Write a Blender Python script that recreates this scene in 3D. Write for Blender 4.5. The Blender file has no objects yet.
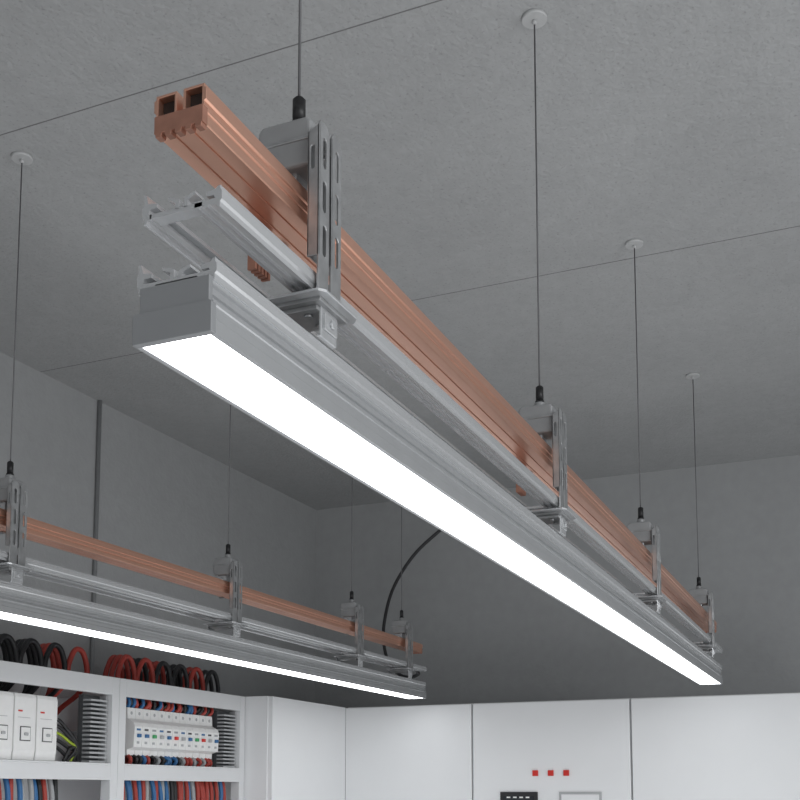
import bpy, bmesh, math, random
from mathutils import Vector
random.seed(4)
H=1.6
S=bpy.context.scene
COL=S.collection
S.view_settings.view_transform='Standard'
S.view_settings.look='None'

# ---------------------------------------------------------------- materials
def mat(name,col,metal=0.0,rough=0.5,var=0.06,scale=30.0,bump=0.0,bscale=80.0,emit=0.0,stretch=None,var2=0.0,scale2=2.0,pits=0.0,rvar=0.0):
    m=bpy.data.materials.new(name); m.use_nodes=True
    nt=m.node_tree; b=nt.nodes['Principled BSDF']
    tc=nt.nodes.new('ShaderNodeTexCoord'); mp=nt.nodes.new('ShaderNodeMapping')
    nt.links.new(tc.outputs['Object'],mp.inputs['Vector'])
    if stretch: mp.inputs['Scale'].default_value=stretch
    n=nt.nodes.new('ShaderNodeTexNoise'); n.inputs['Scale'].default_value=scale; n.inputs['Detail'].default_value=6
    nt.links.new(mp.outputs[0],n.inputs['Vector'])
    r=nt.nodes.new('ShaderNodeMapRange')
    r.inputs[1].default_value=0.3; r.inputs[2].default_value=0.7
    r.inputs[3].default_value=1-var; r.inputs[4].default_value=1+var
    nt.links.new(n.outputs[0],r.inputs[0])
    fac=r.outputs[0]
    def mul(a,bb):
        mu=nt.nodes.new('ShaderNodeMath'); mu.operation='MULTIPLY'
        nt.links.new(a,mu.inputs[0]); nt.links.new(bb,mu.inputs[1]); return mu.outputs[0]
    if var2>0:
        n2=nt.nodes.new('ShaderNodeTexNoise'); n2.inputs['Scale'].default_value=scale2; n2.inputs['Detail'].default_value=8
        n2.inputs['Roughness'].default_value=0.65; n2.inputs['Distortion'].default_value=0.6
        nt.links.new(mp.outputs[0],n2.inputs['Vector'])
        r2=nt.nodes.new('ShaderNodeMapRange'); r2.inputs[1].default_value=0.3; r2.inputs[2].default_value=0.7
        r2.inputs[3].default_value=1-var2; r2.inputs[4].default_value=1+var2
        nt.links.new(n2.outputs[0],r2.inputs[0]); fac=mul(fac,r2.outputs[0])
    if pits>0:
        n4=nt.nodes.new('ShaderNodeTexNoise'); n4.inputs['Scale'].default_value=120; n4.inputs['Detail'].default_value=4
        nt.links.new(mp.outputs[0],n4.inputs['Vector'])
        r4=nt.nodes.new('ShaderNodeMapRange'); r4.inputs[1].default_value=0.30; r4.inputs[2].default_value=0.41
        r4.inputs[3].default_value=1-pits; r4.inputs[4].default_value=1.0
        nt.links.new(n4.outputs[0],r4.inputs[0]); fac=mul(fac,r4.outputs[0])
    vm=nt.nodes.new('ShaderNodeVectorMath'); vm.operation='SCALE'
    vm.inputs[0].default_value=col
    nt.links.new(fac,vm.inputs['Scale'])
    nt.links.new(vm.outputs[0],b.inputs['Base Color'])
    b.inputs['Metallic'].default_value=metal; b.inputs['Roughness'].default_value=rough
    if rvar>0:
        r5=nt.nodes.new('ShaderNodeMapRange'); r5.inputs[1].default_value=0.3; r5.inputs[2].default_value=0.7
        r5.inputs[3].default_value=rough-rvar; r5.inputs[4].default_value=rough+rvar
        nt.links.new(n.outputs[0],r5.inputs[0]); nt.links.new(r5.outputs[0],b.inputs['Roughness'])
    if bump>0:
        n3=nt.nodes.new('ShaderNodeTexNoise'); n3.inputs['Scale'].default_value=bscale; n3.inputs['Detail'].default_value=5
        nt.links.new(mp.outputs[0],n3.inputs['Vector'])
        bp=nt.nodes.new('ShaderNodeBump'); bp.inputs['Strength'].default_value=bump; bp.inputs['Distance'].default_value=0.01
        nt.links.new(n3.outputs[0],bp.inputs['Height']); nt.links.new(bp.outputs[0],b.inputs['Normal'])
    if emit>0:
        b.inputs['Emission Color'].default_value=(0.96,0.98,1,1); b.inputs['Emission Strength'].default_value=emit
    return m

M_ceil=mat('ceiling_plaster',(0.385,0.39,0.392),0,0.95,0.04,34,0.28,80,var2=0.045,scale2=2.8,pits=0.20)
M_wall=mat('wall_plaster',(0.355,0.361,0.365),0,0.95,0.03,20,0.2,50,var2=0.04,scale2=1.4)
M_floor=mat('floor_screed',(0.50,0.50,0.50),0,0.6,0.05,15,0.1,40)
M_joint=mat('joint_dark',(0.18,0.18,0.18),0,0.9)  # dark tone of the ceiling joints
M_alu=mat('satin_aluminium',(0.78,0.79,0.80),0.7,0.27,0.03,20,0.0,200,stretch=(0.2,4,4))
M_house=mat('powder_coated_aluminium',(0.55,0.56,0.57),0.6,0.32,0.03,20)
M_end=mat('end_cap_plastic',(0.28,0.287,0.295),0.1,0.45,0.03,20)
M_galv=mat('galvanised_steel',(0.42,0.425,0.43),0.65,0.30,0.16,45,0.04,120)
M_cast=mat('grey_cast_block',(0.33,0.335,0.34),0.2,0.42,0.05,45,0.03,120)
M_cop=mat('copper',(0.90,0.51,0.375),0.88,0.30,0.03,6,0.0,60,stretch=(0.3,1,1),var2=0.05,scale2=3)
M_copd=mat('cut_copper',(0.46,0.23,0.165),0.6,0.45,0.10,60)
M_blackr=mat('black_rubber',(0.014,0.014,0.015),0,0.45)
M_feed=mat('feed_cable_sheath',(0.03,0.03,0.032),0,0.5)
M_shade=mat('opening_shade',(0.02,0.014,0.012),0,0.7)  # near-black colour standing for shade inside the busbar tubes
M_steel=mat('steel_cable',(0.14,0.14,0.145),0.3,0.5)
M_zinc=mat('pale_zinc',(0.60,0.61,0.62),0.6,0.25,0.08,60)
M_rose=mat('mount_paint',(0.46,0.465,0.465),0.0,0.5,0.03,60)
M_led=mat('led_diffuser',(0.9,0.9,0.9),0,0.5,0,emit=6.5)
M_white=mat('white_enamel',(0.86,0.87,0.88),0,0.4,0.012,4)
M_rack=mat('rack_enamel',(0.74,0.75,0.76),0,0.45,0.02,8)
M_dark=mat('dark_gap',(0.03,0.03,0.032),0,0.8)
M_pipe=mat('grey_pipe_paint',(0.24,0.245,0.25),0,0.6)
M_plas=mat('white_plastic',(0.85,0.85,0.84),0,0.35,0.02,40)
M_plas2=mat('grey_plastic',(0.45,0.46,0.47),0,0.4,0.02,40)
M_duct=mat('dark_grey_plastic',(0.09,0.095,0.1),0,0.5)
M_red=mat('red_insulation',(0.38,0.045,0.032),0,0.45)
M_blue=mat('blue_insulation',(0.03,0.14,0.33),0,0.4)
M_blk=mat('black_insulation',(0.015,0.015,0.017),0,0.4)
M_gry=mat('grey_insulation',(0.35,0.36,0.37),0,0.4)
M_yel=mat('yellow_green_insulation',(0.36,0.48,0.03),0,0.4)
M_redp=mat('red_plastic',(0.65,0.03,0.02),0,0.35)
M_grn=mat('green_plastic',(0.05,0.35,0.12),0,0.35)
M_scr=mat('dark_screen',(0.03,0.035,0.04),0,0.15)
M_print=mat('dark_print',(0.08,0.08,0.085),0,0.6)

# ---------------------------------------------------------------- mesh builder
class MB:
    def __init__(s): s.bm=bmesh.new()
    def box(s,x0,x1,y0,y1,z0,z1):
        v=[s.bm.verts.new((x,y,z)) for x in (x0,x1) for y in (y0,y1) for z in (z0,z1)]
        for f in ((0,1,3,2),(4,6,7,5),(0,4,5,1),(2,3,7,6),(0,2,6,4),(1,5,7,3)):
            s.bm.faces.new([v[i] for i in f])
        return s
    def cyl(s,c,r,h,axis='z',n=24,r2=None):
        r2=r if r2 is None else r2
        def P(a,rr,t):
            u,w=rr*math.cos(a),rr*math.sin(a)
            if axis=='z': return (c[0]+u,c[1]+w,c[2]+t)
            if axis=='y': return (c[0]+u,c[1]+t,c[2]+w)
            return (c[0]+t,c[1]+u,c[2]+w)
        A=[s.bm.verts.new(P(2*math.pi*i/n,r,0)) for i in range(n)]
        B=[s.bm.verts.new(P(2*math.pi*i/n,r2,h)) for i in range(n)]
        for i in range(n):
            f=s.bm.faces.new([A[i],A[(i+1)%n],B[(i+1)%n],B[i]]); f.smooth=True
        s.bm.faces.new(A[::-1]); s.bm.faces.new(B)
        return s
    def prof(s,pts,x0,x1):
        A=[s.bm.verts.new((x0,p[0],p[1])) for p in pts]
        B=[s.bm.verts.new((x1,p[0],p[1])) for p in pts]
        n=len(pts)
        for i in range(n): s.bm.faces.new([A[i],A[(i+1)%n],B[(i+1)%n],B[i]])
        s.bm.faces.new(A[::-1]); s.bm.faces.new(B)
        return s
    def tube(s,y0,y1,z0,z1,t,x0,x1):
        o=[(y0,z0),(y1,z0),(y1,z1),(y0,z1)]; i_=[(y0+t,z0+t),(y1-t,z0+t),(y1-t,z1-t),(y0+t,z1-t)]
        R=[]
        for x in (x0,x1):
            R.append([s.bm.verts.new((x,p[0],p[1])) for p in o]); R.append([s.bm.verts.new((x,p[0],p[1])) for p in i_])
        for k in range(4):
            j=(k+1)%4
            s.bm.faces.new([R[0][k],R[0][j],R[2][j],R[2][k]])
            s.bm.faces.new([R[1][j],R[1][k],R[3][k],R[3][j]])
            s.bm.faces.new([R[0][j],R[0][k],R[1][k],R[1][j]])
            s.bm.faces.new([R[2][k],R[2][j],R[3][j],R[3][k]])
        return s
    def plate(s,outline,holes,org,U,V,N,t):
        org=Vector(org);U=Vector(U);V=Vector(V);N=Vector(N)
        tmp=bmesh.new()
        for L in [outline]+holes:
            vs=[tmp.verts.new(org+U*a+V*b) for a,b in L]
            for i in range(len(vs)): tmp.edges.new((vs[i],vs[(i+1)%len(vs)]))
        bmesh.ops.triangle_fill(tmp,use_beauty=True,use_dissolve=False,edges=tmp.edges[:])
        r=bmesh.ops.extrude_face_region(tmp,geom=tmp.faces[:])
        bmesh.ops.translate(tmp,verts=[g for g in r['geom'] if isinstance(g,bmesh.types.BMVert)],vec=N*t)
        bmesh.ops.recalc_face_normals(tmp,faces=tmp.faces[:])
        me=bpy.data.meshes.new('t'); tmp.to_mesh(me); tmp.free(); s.bm.from_mesh(me); bpy.data.meshes.remove(me)
        return s
    def done(s,name,m,parent=None,loc=(0,0,0),bevel=0,label=None,seg=2):
        bmesh.ops.recalc_face_normals(s.bm,faces=s.bm.faces[:])
        me=bpy.data.meshes.new(name); s.bm.to_mesh(me); s.bm.free()
        me.materials.append(m)
        o=bpy.data.objects.new(name,me); COL.objects.link(o); o.location=loc
        if parent: o.parent=parent
        if bevel:
            b=o.modifiers.new('bevel','BEVEL'); b.width=bevel; b.segments=seg; b.limit_method='ANGLE'; b.angle_limit=math.radians(40)
        if label: o['label']=label
        return o
def slot(cx,cy,w,h,n=5):
    r=w/2; P=[]
    for i in range(n+1):
        a=math.pi*i/n; P.append((cx+r*math.cos(a),cy+h/2-r+r*math.sin(a)))
    for i in range(n+1):
        a=math.pi+math.pi*i/n; P.append((cx+r*math.cos(a),cy-h/2+r+r*math.sin(a)))
    return P
def empty(name,loc):
    o=bpy.data.objects.new(name,None); o.empty_display_size=0.05; COL.objects.link(o); o.location=loc; return o
def tag(o,label,cat,group=None,kind=None):
    o['label']=label; o['category']=cat
    if group: o['group']=group
    if kind: o['kind']=kind
    return o
def cable(name,pts,r,m,loc=(0,0,0)):
    cu=bpy.data.curves.new(name,'CURVE'); cu.dimensions='3D'; cu.bevel_depth=r; cu.bevel_resolution=2; cu.resolution_u=8; cu.use_fill_caps=True
    sp=cu.splines.new('BEZIER'); sp.bezier_points.add(len(pts)-1)
    for b,p in zip(sp.bezier_points,pts):
        b.co=p; b.handle_left_type=b.handle_right_type='AUTO'
    cu.materials.append(m)
    t=bpy.data.objects.new('tmpcurve',cu); COL.objects.link(t)
    me=bpy.data.meshes.new_from_object(t); me.name=name
    bpy.data.objects.remove(t); bpy.data.curves.remove(cu)
    for p in me.polygons: p.use_smooth=True
    if not me.materials: me.materials.append(m)
    o=bpy.data.objects.new(name,me); COL.objects.link(o); o.location=loc
    return o
def struct(o): o['kind']='structure'; return o

# ---------------------------------------------------------------- room
XB,YL,ZC=5.10,2.70,1.5+H
struct(MB().box(-2.5,XB+0.1,-3.0,YL+0.1,ZC,ZC+0.1).done('ceiling',M_ceil))
struct(MB().box(-2.5,XB+0.1,-3.0,YL+0.1,-0.1,0).done('floor',M_floor))
struct(MB().box(-2.5,XB,YL,YL+0.1,0,ZC).done('wall_left',M_wall))
struct(MB().box(XB,XB+0.1,-3.0,YL,0,ZC).done('wall_back',M_wall))
for i,x in enumerate((1.812,2.975)):
    struct(MB().box(x-0.0013,x+0.0013,-3.0,YL,ZC-0.0006,ZC+0.001).done('trim_%d'%(i+1),M_joint))

cd=empty('conduit_pipe',(3.295,YL-0.009,0.02)); tag(cd,'grey round conduit pipe running up the plaster wall','pipe')
MB().cyl((0,0,0),0.008,ZC-0.02).done('pipe',M_pipe,cd)
for z in (0.6,1.4):
    MB().box(-0.012,0.012,-0.010,0.009,z,z+0.02).done('pipe_clip',M_pipe,cd,bevel=0.003)

# ---------------------------------------------------------------- suspended light rails
ZL=0.396
def half(top,inn,low,tail):
    c=top-0.0095 if top>0.02 else top-0.0035
    return [(0.0365,0.0),(0.0375,low),(0.0405,low),(0.0405,0.002),(0.0425,0.004),(0.0425,c-0.0018),(0.0408,c),(0.0408,top),(0.0380,top-0.0005),
            (0.0360,inn+0.0030),(0.0265,inn+0.0015),(0.0265,inn-0.0025),(0.0340,inn-0.0025),(0.0355,0.006),(tail,0.0056)]
def lower_rail(mb,z,L):
    def full(top,inn): return [(0.022,0.0032),(0.024,0.0)]+half(top,inn,-0.004,0.0245)+[(0.0065,0.0056),(0.0065,inn-0.0015),(0.0150,inn+0.002),(0.0145,inn+0.0050),(0.0025,inn+0.0010),(0.0025,0.0056)]
    Lh=full(0.0250,0.0130); Rh=full(0.0165,0.0105)
    mb.prof([(p[0],p[1]+z) for p in Lh]+[(-p[0],p[1]+z) for p in Rh[::-1]],0,L)
def upper_rail(mb,z,L,dy,ties):
    lft=[(0.0325,0.0)]+half(0.0250,0.0130,-0.003,0.0320)
    mb.prof([(p[0]+dy,p[1]+z) for p in lft],0,L)
    rgt=[(0.0140,0.0012),(0.0150,-0.0012),(0.0190,-0.0012),(0.0200,0.0014),(0.0235,0.0014),(0.0245,-0.0012),(0.0280,-0.0012),(0.0290,0.0010),(0.0330,0.0010),(0.0340,-0.0006)]+half(0.0170,0.0115,-0.003,0.0270)+[(0.0240,0.0065),(0.0140,0.0065)]
    mb.prof([(-p[0]+dy,p[1]+z) for p in rgt],0,L)
    for a,b in ties:
        mb.box(a,b,-0.022+dy,0.034+dy,z+0.0012,z+0.0052)
    for a,b in ties[:2]:
        for sg in (1,-1):
            mb.prof([(dy+sg*0.0065,z+0.0045),(dy+sg*0.0065,z+0.0105),(dy+sg*0.0145,z+0.0150),(dy+sg*0.0140,z+0.0178),(dy+sg*0.0025,z+0.0128),(dy+sg*0.0025,z+0.0045)],a,b)
YW=-0.003
def hanger(parent,x,clip):
    m=MB(); yf=-0.0515; h=0.220; z0=0.1085
    for xa,xb in ((-0.045,-0.022),(-0.017,0.006)):
        w=xb-xa
        h1=h-0.028
        holes=[slot(w/2+0.001,c,0.0080,0.034) for c in (0.062,0.110,0.158)]
        ol=[(0,0),(w,0),(w,h1-0.010),(w-0.004,h1-0.003),(0.010,h1),(0.003,h1-0.002),(0,h1-0.008)]
        m.plate(ol,holes,(xa,yf,z0),(1,0,0),(0,0,1),(0,1,0),0.0026)
        m.plate([(0,0.042),(0.014,0.042),(0.014,h1-0.014),(0,h1-0.006)],[slot(0.008,0.150,0.005,0.026)],(xa,yf,z0),(0,1,0),(0,0,1),(1,0,0),0.0024)
    m.box(-0.045,0.006,yf+0.0115,yf+0.014,0.152,0.288)
    m.box(-0.024,-0.016,yf+0.003,yf+0.0125,0.274,0.288)
    h=m.done('hanger_bracket',M_galv,parent,(x,0,0),bevel=0.0008)
    m=MB().prof([(-0.036,0.258),(-0.036,0.307),(-0.031,0.313),(0.023,0.313),(0.029,0.307),(0.029,0.266),(0.022,0.258)],-0.036,0.012)
    m.done('clamp_block',M_cast,h,bevel=0.0045,seg=3)
    MB().cyl((-0.002,YW,0.311),0.0125,0.007).cyl((-0.002,YW,0.318),0.010,0.009).done('block_boss',M_cast,h,bevel=0.001)
    MB().prof([(-0.0375,0.286),(-0.0375,0.290),(0.0305,0.290),(0.0305,0.286)],-0.0375,0.0135).done('block_seam',M_galv,h,bevel=0.001)
    MB().box(-0.026,0.010,-0.014,0.020,0.2360,0.2590).cyl((-0.0275,0.004,0.248),0.0055,0.002,'x',6).done('clamp_saddle',M_zinc,h,bevel=0.003)
    MB().box(0.002,0.012,0.0286,0.0315,0.196,0.262).box(0.002,0.012,0.016,0.0315,0.1945,0.1985).done('copper_strap',M_galv,h,bevel=0.0008)
    MB().cyl((-0.002,YW,0.326),0.0085,0.005).cyl((-0.002,YW,0.331),0.0072,0.026).cyl((-0.002,YW,0.357),0.0072,0.003,r2=0.0045).done('cable_gripper',M_blackr,h)
    m=MB().plate([(-0.058,-0.058),(-0.050,-0.064),(0.020,-0.064),(0.030,-0.056),(0.030,0.046),(-0.058,0.046)],[slot(-0.050,0.03,0.005,0.02),slot(0.021,0.03,0.005,0.02)],(0,0,0.1055),(1,0,0),(0,1,0),(0,0,1),0.0030)
    m.done('cradle_plate',M_zinc,h,bevel=0.0007)
    MB().box(-0.046,0.018,-0.054,0.038,0.1015,0.1056).box(-0.038,0.010,-0.046,0.036,0.0965,0.1016).cyl((-0.026,-0.030,0.0935),0.005,0.003).cyl((0.000,-0.030,0.0935),0.005,0.003).done('clamp_jaw',M_galv,h,bevel=0.0008)
    for y,sg in ((-0.048,-1),(0.0445,1)):
        m=MB(); x0=-0.032; x1=0.004
        m.box(x0,x1,y,y+0.0030,0.072,0.1056)
        if sg<0: m.box(x0,x1,y,y+0.0055,0.0695,0.0730).box(x0+0.004,x1-0.004,y-0.003,y,0.078,0.096)
        m.cyl(((x0+x1)/2,y-0.006 if sg<0 else y+0.003,0.087),0.0048,0.003,'y',6)
        m.done('rail_clip',M_zinc,h,bevel=0.0010)
    if clip:
        m=MB().box(-0.048,-0.016,0.020,0.023,0.160,0.202)
        for k in range(5): m.box(-0.049+k*0.0068,-0.0450+k*0.0068,0.021,0.031,0.148,0.190)
        m.done('copper_contact_clip',M_copd,h,bevel=0.0005)
    return h
def light(x0,x1,yc,hs,label,clips):
    L=x1-x0; e=empty('suspended_light_rail',(x0,yc,ZL+H)); tag(e,label,'ceiling light',group='suspended linear light rails')
    hp=[(0.0415,0),(0.0415,0.013),(0.0400,0.0145),(0.0400,0.0215),(0.0385,0.023),(0.0385,0.0265),(0.0398,0.0275),(0.0398,0.0300),(0.0370,0.0315),(0.0350,0.0325),(0.0350,0.0355),(0.0375,0.0365),(0.0375,0.0395),(0.0355,0.0410),(0.0355,0.0440),(0.0385,0.0450),(0.0385,0.0485)]
    MB().prof([(-a,b) for a,b in hp]+[(a,b) for a,b in hp[::-1]]+[(0.0362,0),(0.0362,0.006),(-0.0362,0.006),(-0.0362,0)],0,L).done('light_housing',M_house,e)
    MB().box(0.004,L-0.004,-0.0360,0.0360,0.0012,0.0055).done('light_diffuser',M_led,e,label='glowing white LED diffuser panel')
    for a,b in ((-0.006,0.002),(L-0.002,L+0.006)):
        m=MB().prof([(-0.0418,-0.0004),(-0.0418,0.0265),(-0.040,0.0285),(0.040,0.0285),(0.0418,0.0265),(0.0418,-0.0004)],a,b)
        m.prof([(-0.0385,0.028),(-0.0385,0.0520),(0.0350,0.0520),(0.0350,0.028)],a+0.001,b-0.001)
        m.done('end_cap',M_end,e,bevel=0.0008,label='dark grey stepped end cap')
    m=MB(); lower_rail(m,0.0525,L); m.done('lower_rail',M_alu,e)
    ties=[(0,0.014),(L-0.014,L)]+[(hx-x0-0.03,hx-x0+0.02) for hx in hs]
    m=MB(); upper_rail(m,0.1180,L,-0.004,ties); m.done('upper_rail',M_alu,e)
    m=MB()
    for y0 in (-0.026,0.0035):
        m.tube(y0,y0+0.0225,0.214,0.236,0.0024,0,L)
        MB().box(0.008,L-0.008,y0+0.0026,y0+0.0199,0.2166,0.2334).done('busbar_shade',M_shade,e,label='dark fill painted for the shade inside the copper busbar')  # dark blocks added in the tubes to paint the shade of their openings
    side=[(0.026,0.2142),(0.026,0.2120),(0.0242,0.2110),(0.0242,0.2092),(0.026,0.2082),(0.026,0.1996),(0.0250,0.1985)]
    bot=[(-a,b) for a,b in side]
    for a,hw in ((-0.0095,0.0011),(0.0095,0.0011)):
        bot+=[(a-hw,0.1985),(a-hw*0.8,0.2001),(a+hw*0.8,0.2001),(a+hw,0.1985)]
    bot+=side[::-1]
    m.prof(bot,0,L)
    for sg in (-1,1):
        m.prof([(sg*0.0255,0.2190),(sg*0.0282,0.2205),(sg*0.0282,0.2315),(sg*0.0255,0.2330)],0,L)
    m.done('copper_busbar',M_cop,e,label='salmon copper twin busbar',bevel=0.0004)
    for a in (-0.002,L-0.006):
        m=MB().box(a,a+0.008,-0.0262,0.0262,0.1984,0.2150)
        for y in (-0.0215,-0.0108,0.0,0.0108,0.0215):
            m.prof([(y-0.0036,0.1986),(y-0.0030,0.1945),(y+0.0030,0.1945),(y+0.0036,0.1986)],a,a+0.008)
        m.done('busbar_end_piece',M_copd,e,label='darker copper toothed end piece',bevel=0.0004)
    for i,hx in enumerate(hs):
        hanger(e,hx-x0,i<clips)
        MB().cyl((hx-x0-0.002,YW,0.357),0.0016,1.5-ZL-0.357,n=10).done('suspension_cable',M_steel,e)
        MB().cyl((hx-x0-0.002,YW,1.5-ZL-0.007),0.024,0.007,n=40,r2=0.025).cyl((hx-x0-0.002,YW,1.5-ZL-0.016),0.0045,0.010,n=14).done('ceiling_mount',M_rose,e)
    return e
light(0.775,4.200,0.5530,[0.993,1.930,2.893,3.941],'large grey linear LED light with copper busbar on steel cables',2)
light(1.05,4.35,1.806,[1.902,2.831,3.70,4.18],'grey linear LED light with copper busbar above the open rack',0)

# ---------------------------------------------------------------- cabinets
TZ=0.382+H
def cab_x(y0,y1,label,ctrl=False,lm=0.003):
    xf=4.5; e=empty('electrical_cabinet',((xf+XB)/2,(y0+y1)/2,0)); W=(y1-y0)/2; D=(XB-xf)/2
    tag(e,label,'cabinet',group='white electrical cabinets')
    MB().box(-D+0.021,D-0.002,-W+0.001,W-0.0005,0.08,TZ).done('cabinet_body',M_white,e,bevel=0.002)
    MB().box(-D+0.05,D-0.01,-W+0.01,W-0.01,0.0,0.08).done('plinth',M_dark,e)
    MB().box(-D,-D+0.020,-W+0.003,W-lm,0.09,TZ-0.004).done('door',M_white,e,bevel=0.002)
    if ctrl:
        cy=(y0+y1)/2
        for yy in (1.190,1.257,1.324):
            MB().box(-D-0.008,-D,yy-cy-0.012,yy-cy+0.012,H+0.063,H+0.087).done('push_button',M_redp,e,bevel=0.0012,label='square red push button')
        MB().box(-D-0.008,-D,1.315-cy,1.480-cy,H-0.13,H-0.004).done('display_frame',M_dark,e,bevel=0.002)
        MB().box(-D-0.0095,-D-0.008,1.330-cy,1.465-cy,H-0.115,H-0.022).done('display_screen',M_scr,e)
        for k in range(4): MB().box(-D-0.0098,-D-0.0095,1.350-cy+k*0.028,1.366-cy+k*0.028,H-0.030,H-0.024).done('display_mark',M_plas,e)
        MB().box(-D-0.006,-D,1.042-cy,1.222-cy,H-0.13,H-0.004).done('meter_frame',M_plas2,e,bevel=0.002)
        MB().box(-D-0.008,-D-0.006,1.052-cy,1.212-cy,H-0.12,H-0.014).done('meter_cover',M_white,e,bevel=0.002)
    return e
cab_x(1.609,2.2215,'plain white steel cabinet in the corner of the room',lm=0.0)
cab_x(0.919,1.607,'white steel cabinet with three red buttons and a display',True)
cab_x(0.229,0.917,'plain white steel cabinet beside the one with buttons')
e=empty('electrical_cabinet',(4.16,2.46,0)); tag(e,'white steel cabinet standing against the side wall beside the racks','cabinet',group='white electrical cabinets')
MB().box(-0.328,0.3395,-0.217,0.238,0.08,TZ).done('cabinet_body',M_white,e)
MB().box(-0.32,0.33,-0.20,0.23,0,0.08).done('plinth',M_dark,e)
MB().box(-0.324,0.3395,-0.238,-0.217,0.09,TZ-0.002).done('door',M_white,e)

# ---------------------------------------------------------------- open racks
YF=2.345; YR=2.672
def rack(x0,x1,label):
    e=empty('equipment_rack',((x0+x1)/2,(YF+YR)/2,0)); tag(e,label,'rack',group='white open equipment racks')
    W=(x1-x0)/2; D=(YR-YF)/2
    for sx in (-1,1):
        for y in (-D,D-0.04):
            a=-W if sx<0 else W-0.0365
            MB().box(a,a+0.0365,y,y+0.04,0.0,TZ).done('post',M_rack,e,bevel=0.002)
    for y in (-D,D-0.02):
        MB().box(-W+0.036,W-0.036,y,y+0.02,TZ-0.060,TZ).done('top_rail',M_rack,e,bevel=0.002)
    for sx in (-W,W-0.02):
        MB().box(sx,sx+0.02,-D+0.04,D-0.04,TZ-0.06,TZ).done('side_rail',M_rack,e,bevel=0.002)
    for z in (0.092,-0.25,-0.75,-1.25):
        MB().box(-W+0.036,W-0.036,-D,D-0.02,H+z-0.006,H+z).box(-W+0.036,W-0.036,-D,-D+0.012,H+z-0.056,H+z-0.006).done('shelf',M_rack,e,bevel=0.0015)
    MB().box(-W+0.037,W-0.037,D-0.026,D-0.021,0.1,TZ-0.06).done('back_panel',M_rack,e)
    return e
rack(2.21,3.0175,'white open metal rack holding three large breakers')
rack(3.0195,3.826,'white open metal rack holding a row of small breakers')

ZS=H+0.0925
def big_breaker(x):
    e=empty('circuit_breaker',(x,2.388,ZS)); tag(e,'large white moulded circuit breaker with square label','circuit breaker',group='large breakers on the rack shelf')
    MB().prof([(-0.026,0),(-0.028,0.020),(-0.030,0.030),(-0.030,0.190),(-0.026,0.202),(0.05,0.202),(0.05,0)],-0.0455,0.0455).done('breaker_body',M_plas,e,bevel=0.003)
    MB().box(-0.022,0.022,-0.0315,-0.030,0.058,0.102).done('label_frame',M_print,e)
    MB().box(-0.019,0.019,-0.0330,-0.0315,0.061,0.099).done('label_plate',M_plas,e)
    MB().box(-0.008,0.008,-0.038,-0.033,0.074,0.083).done('toggle',M_plas2,e,bevel=0.002)
    MB().box(-0.032,-0.014,-0.0305,-0.0299,0.146,0.151).done('red_mark',M_redp,e)
    MB().box(-0.032,0.020,-0.0305,-0.0299,0.128,0.1295).done('printed_line',M_plas2,e)
for x in (2.492,2.588,2.684): big_breaker(x)

mr=MB().box(3.095,3.670,2.412,2.418,H+0.185,H+0.220).box(3.095,3.12,2.418,2.642,H+0.19,H+0.21).box(3.635,3.67,2.418,2.642,H+0.19,H+0.21).done('mounting_rail',M_galv)
tag(mr,'galvanised mounting rail carrying the small breakers','rail')
n=12; x0=3.120; w=0.0445
tog=[M_blue,M_blue,M_grn,M_plas2,M_blue,M_redp,M_plas2,M_blue,M_grn,M_redp,M_plas2,M_blue]
for k in range(n):
    x=x0+w*(k+0.5); hw=w/2-0.0008
    e=empty('circuit_breaker',(x,2.387,H+0.124)); tag(e,'small white modular circuit breaker with coloured switch','circuit breaker',group='row of small breakers')
    MB().prof([(0,0),(0,0.020),(-0.028,0.028),(-0.032,0.100),(-0.026,0.114),(0.0,0.128),(0.002,0.167),(0.024,0.167),(0.024,0)],-hw,hw).done('breaker_body',M_plas,e,bevel=0.0015)
    MB().box(-0.008,0.008,-0.039,-0.030,0.062,0.074).done('toggle',tog[k],e,bevel=0.001)
    MB().box(-0.011,0.011,-0.0322,-0.0295,0.086,0.093).done('label_plate',(M_blue,M_print,M_gry)[k%3],e)
    MB().box(-0.006,0.006,-0.0312,-0.0285,0.040,0.048).done('test_button',M_plas2,e)
    MB().cyl((0,0.0002,0.148),0.006,0.0012,'y',16).done('terminal_screw',M_plas2,e)
def duct(x0,x1,z0,z1,yy,label):
    e=empty('wiring_duct',((x0+x1)/2,yy,H+z0)); tag(e,label,'cable duct'); W=(x1-x0)/2; h=z1-z0
    MB().box(-W,W,0.02,0.04,0,h).done('duct_back',M_duct,e)
    m=MB(); k=int(h/0.0145)
    for i in range(k): m.box(-W,W,-0.012,0.022,i*0.0145,i*0.0145+0.0065)
    m.box(W-0.005,W,-0.008,0.022,0,h)
    m.done('duct_fingers',M_plas2,e,bevel=0.001)
duct(2.890,2.978,0.093,0.318,2.372,'grey slotted wiring duct beside the large breakers')
duct(3.695,3.787,0.093,0.318,2.372,'grey slotted wiring duct beside the small breakers')

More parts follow.
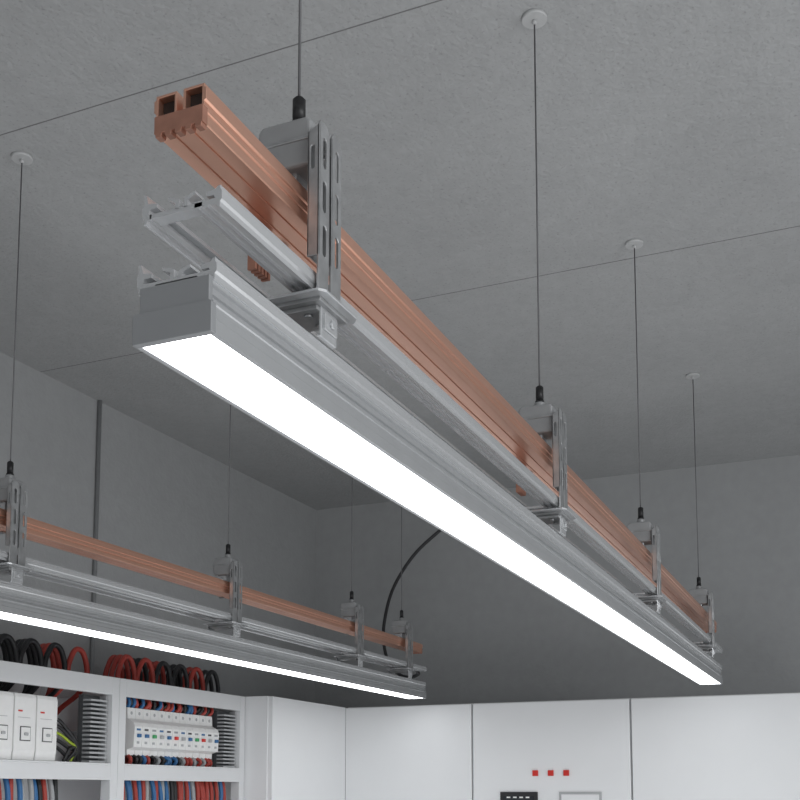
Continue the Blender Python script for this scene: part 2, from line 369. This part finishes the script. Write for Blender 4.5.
# ---------------------------------------------------------------- cables
def cab(pts,r,m,label,group):
    p0=Vector(pts[0]); o=cable('cable',[tuple(Vector(p)-p0) for p in pts],r,m,tuple(p0)); tag(o,label,'cable',group=group); return o
cn={M_red.name:'red',M_blue.name:'blue',M_blk.name:'black',M_gry.name:'grey'}
def loops(x0,dx,cols,zt0):
    for i,c in enumerate(cols):
        x=x0+dx*i; y=2.43+0.055*(i%3)
        wd=0.102
        zt=H+zt0+0.006*(i%3-1)
        yb=2.575+0.012*(i%3)
        cab([(x,yb,ZS+0.003),(x,yb-0.01,H+0.24),(x,y+0.01,H+0.36),(x+0.008,y,zt-0.042),(x+wd*0.5,y+0.002,zt),(x+wd-0.008,y+0.004,zt-0.042),(x+wd,y+0.014,H+0.36),(x+wd,yb+0.002,H+0.24),(x+wd,yb+0.012,ZS+0.003)],0.0092,c,cn[c.name]+' cable looping over the top of the rack','cable loops above the rack')
B,R=M_blk,M_red
loops(2.30,0.037,[B,B,B,B,B,B,B,B,B,B,B,B,B,R,R,R],0.478)
loops(3.115,0.0365,[R,R,R,R,B,B,B,R,R,B,B,B,R,R,B,B,B],0.482)
cs=[M_blue,M_red,M_gry,M_red,M_blk,M_blk,M_red,M_blue,M_gry,M_red]
rc=lambda: random.choice(cs)
for k in range(22):
    x=x0+w*0.54*(k+0.5); c=random.choice([M_red,M_blue,M_red,M_blue,M_blk]); j=random.uniform(-0.014,0.014)
    cab([(x,2.400,H+0.2915),(x+j,2.386,H+0.308),(x+j*1.6,2.405,H+0.345),(x+j*2,2.414,H+0.365)],0.0065,c,cn[c.name]+' wire entering the top of a small breaker','wires above the small breakers')
for k in range(20):
    x=x0+w*0.59*(k+0.5); c=random.choice([M_red,M_blue,M_gry,M_blk,M_red]); j=random.uniform(-0.010,0.010)
    cab([(x,2.394,H+0.124),(x+j,2.376,H+0.110),(x,2.386,H+0.0935)],0.0070,c,cn[c.name]+' wire leaving the bottom of a small breaker','wires below the small breakers')
def hang(xs,grp,cols):
    for x in xs:
        c=random.choice(cols); a=random.uniform(-0.010,0.010); b=random.uniform(-0.012,0.012)
        cab([(x,2.385+random.uniform(0,0.02),H+0.084),(x+a,2.374,H-0.02),(x+b,2.385,H-0.14),(x,2.385,H-0.248)],0.0085,c,cn[c.name]+' wire hanging below the rack shelf',grp)
hang([3.09+0.0235*k for k in range(28)],'wires below the shelf of small breakers',[M_blue,M_red,M_blue,M_blk,M_gry,M_red])
hang([2.44+0.0245*k for k in range(14)],'wires below the shelf of large breakers',[M_red,M_red,M_gry,M_blk,M_blue])
for k,c in enumerate((M_blk,M_blk,M_yel,M_blk,M_blk)):
    cab([(2.733,2.42,H+0.232-0.024*k),(2.765,2.405,H+0.234-0.023*k),(2.820+0.008*k,2.395,H+0.196-0.020*k),(2.868-0.006*k,2.39,H+0.140),(2.876-0.016*k,2.40,ZS+0.003)],0.0062 if c is M_blk else 0.0046,c,{M_blk.name:'black',M_yel.name:'yellow-green'}[c.name]+' wire curving down beside the large breakers','wires beside the large breakers')
cab([(5.092,1.75,H+1.34),(4.98,1.84,H+1.335),(4.95,1.96,H+1.26),(4.88,2.10,H+1.08),(4.80,2.155,H+0.86),(4.72,2.12,H+0.65),(4.60,1.99,H+0.53),(4.46,1.845,H+0.515),(4.345,1.815,H+0.53)],0.008,M_feed,'thick black power cable hanging from the wall to the light rail',None)

# ---------------------------------------------------------------- light, world, camera
w_=bpy.data.worlds.new('world'); S.world=w_; w_.use_nodes=True
bg=w_.node_tree.nodes['Background']; bg.inputs[0].default_value=(0.95,0.975,1,1); bg.inputs[1].default_value=0.56
def area(name,loc,rot,sx,sy,p):
    l=bpy.data.lights.new(name,'AREA'); l.shape='RECTANGLE'; l.size=sx; l.size_y=sy; l.energy=p; l.color=(0.97,0.985,1)
    o=bpy.data.objects.new(name,l); COL.objects.link(o); o.location=loc; o.rotation_euler=rot; return o
area('ceiling_fill',(1.9,0.0,0.25),(math.pi,0,0),3.6,3.0,38)  # added fill below the view, brightens ceiling and undersides
area('cabinet_fill',(0.2,-2.2,2.4),(math.radians(65),0,math.radians(-20)),2.5,1.2,46)  # added fill out of view, aimed to brighten the cabinets
cam=bpy.data.cameras.new('camera'); co=bpy.data.objects.new('camera',cam); COL.objects.link(co); S.camera=co
cam.lens=49.26; cam.sensor_width=36; cam.shift_y=0.3444; cam.clip_start=0.02
co.location=(0,0,H); co.rotation_euler=(math.radians(96.02),0,math.radians(23.43-90))
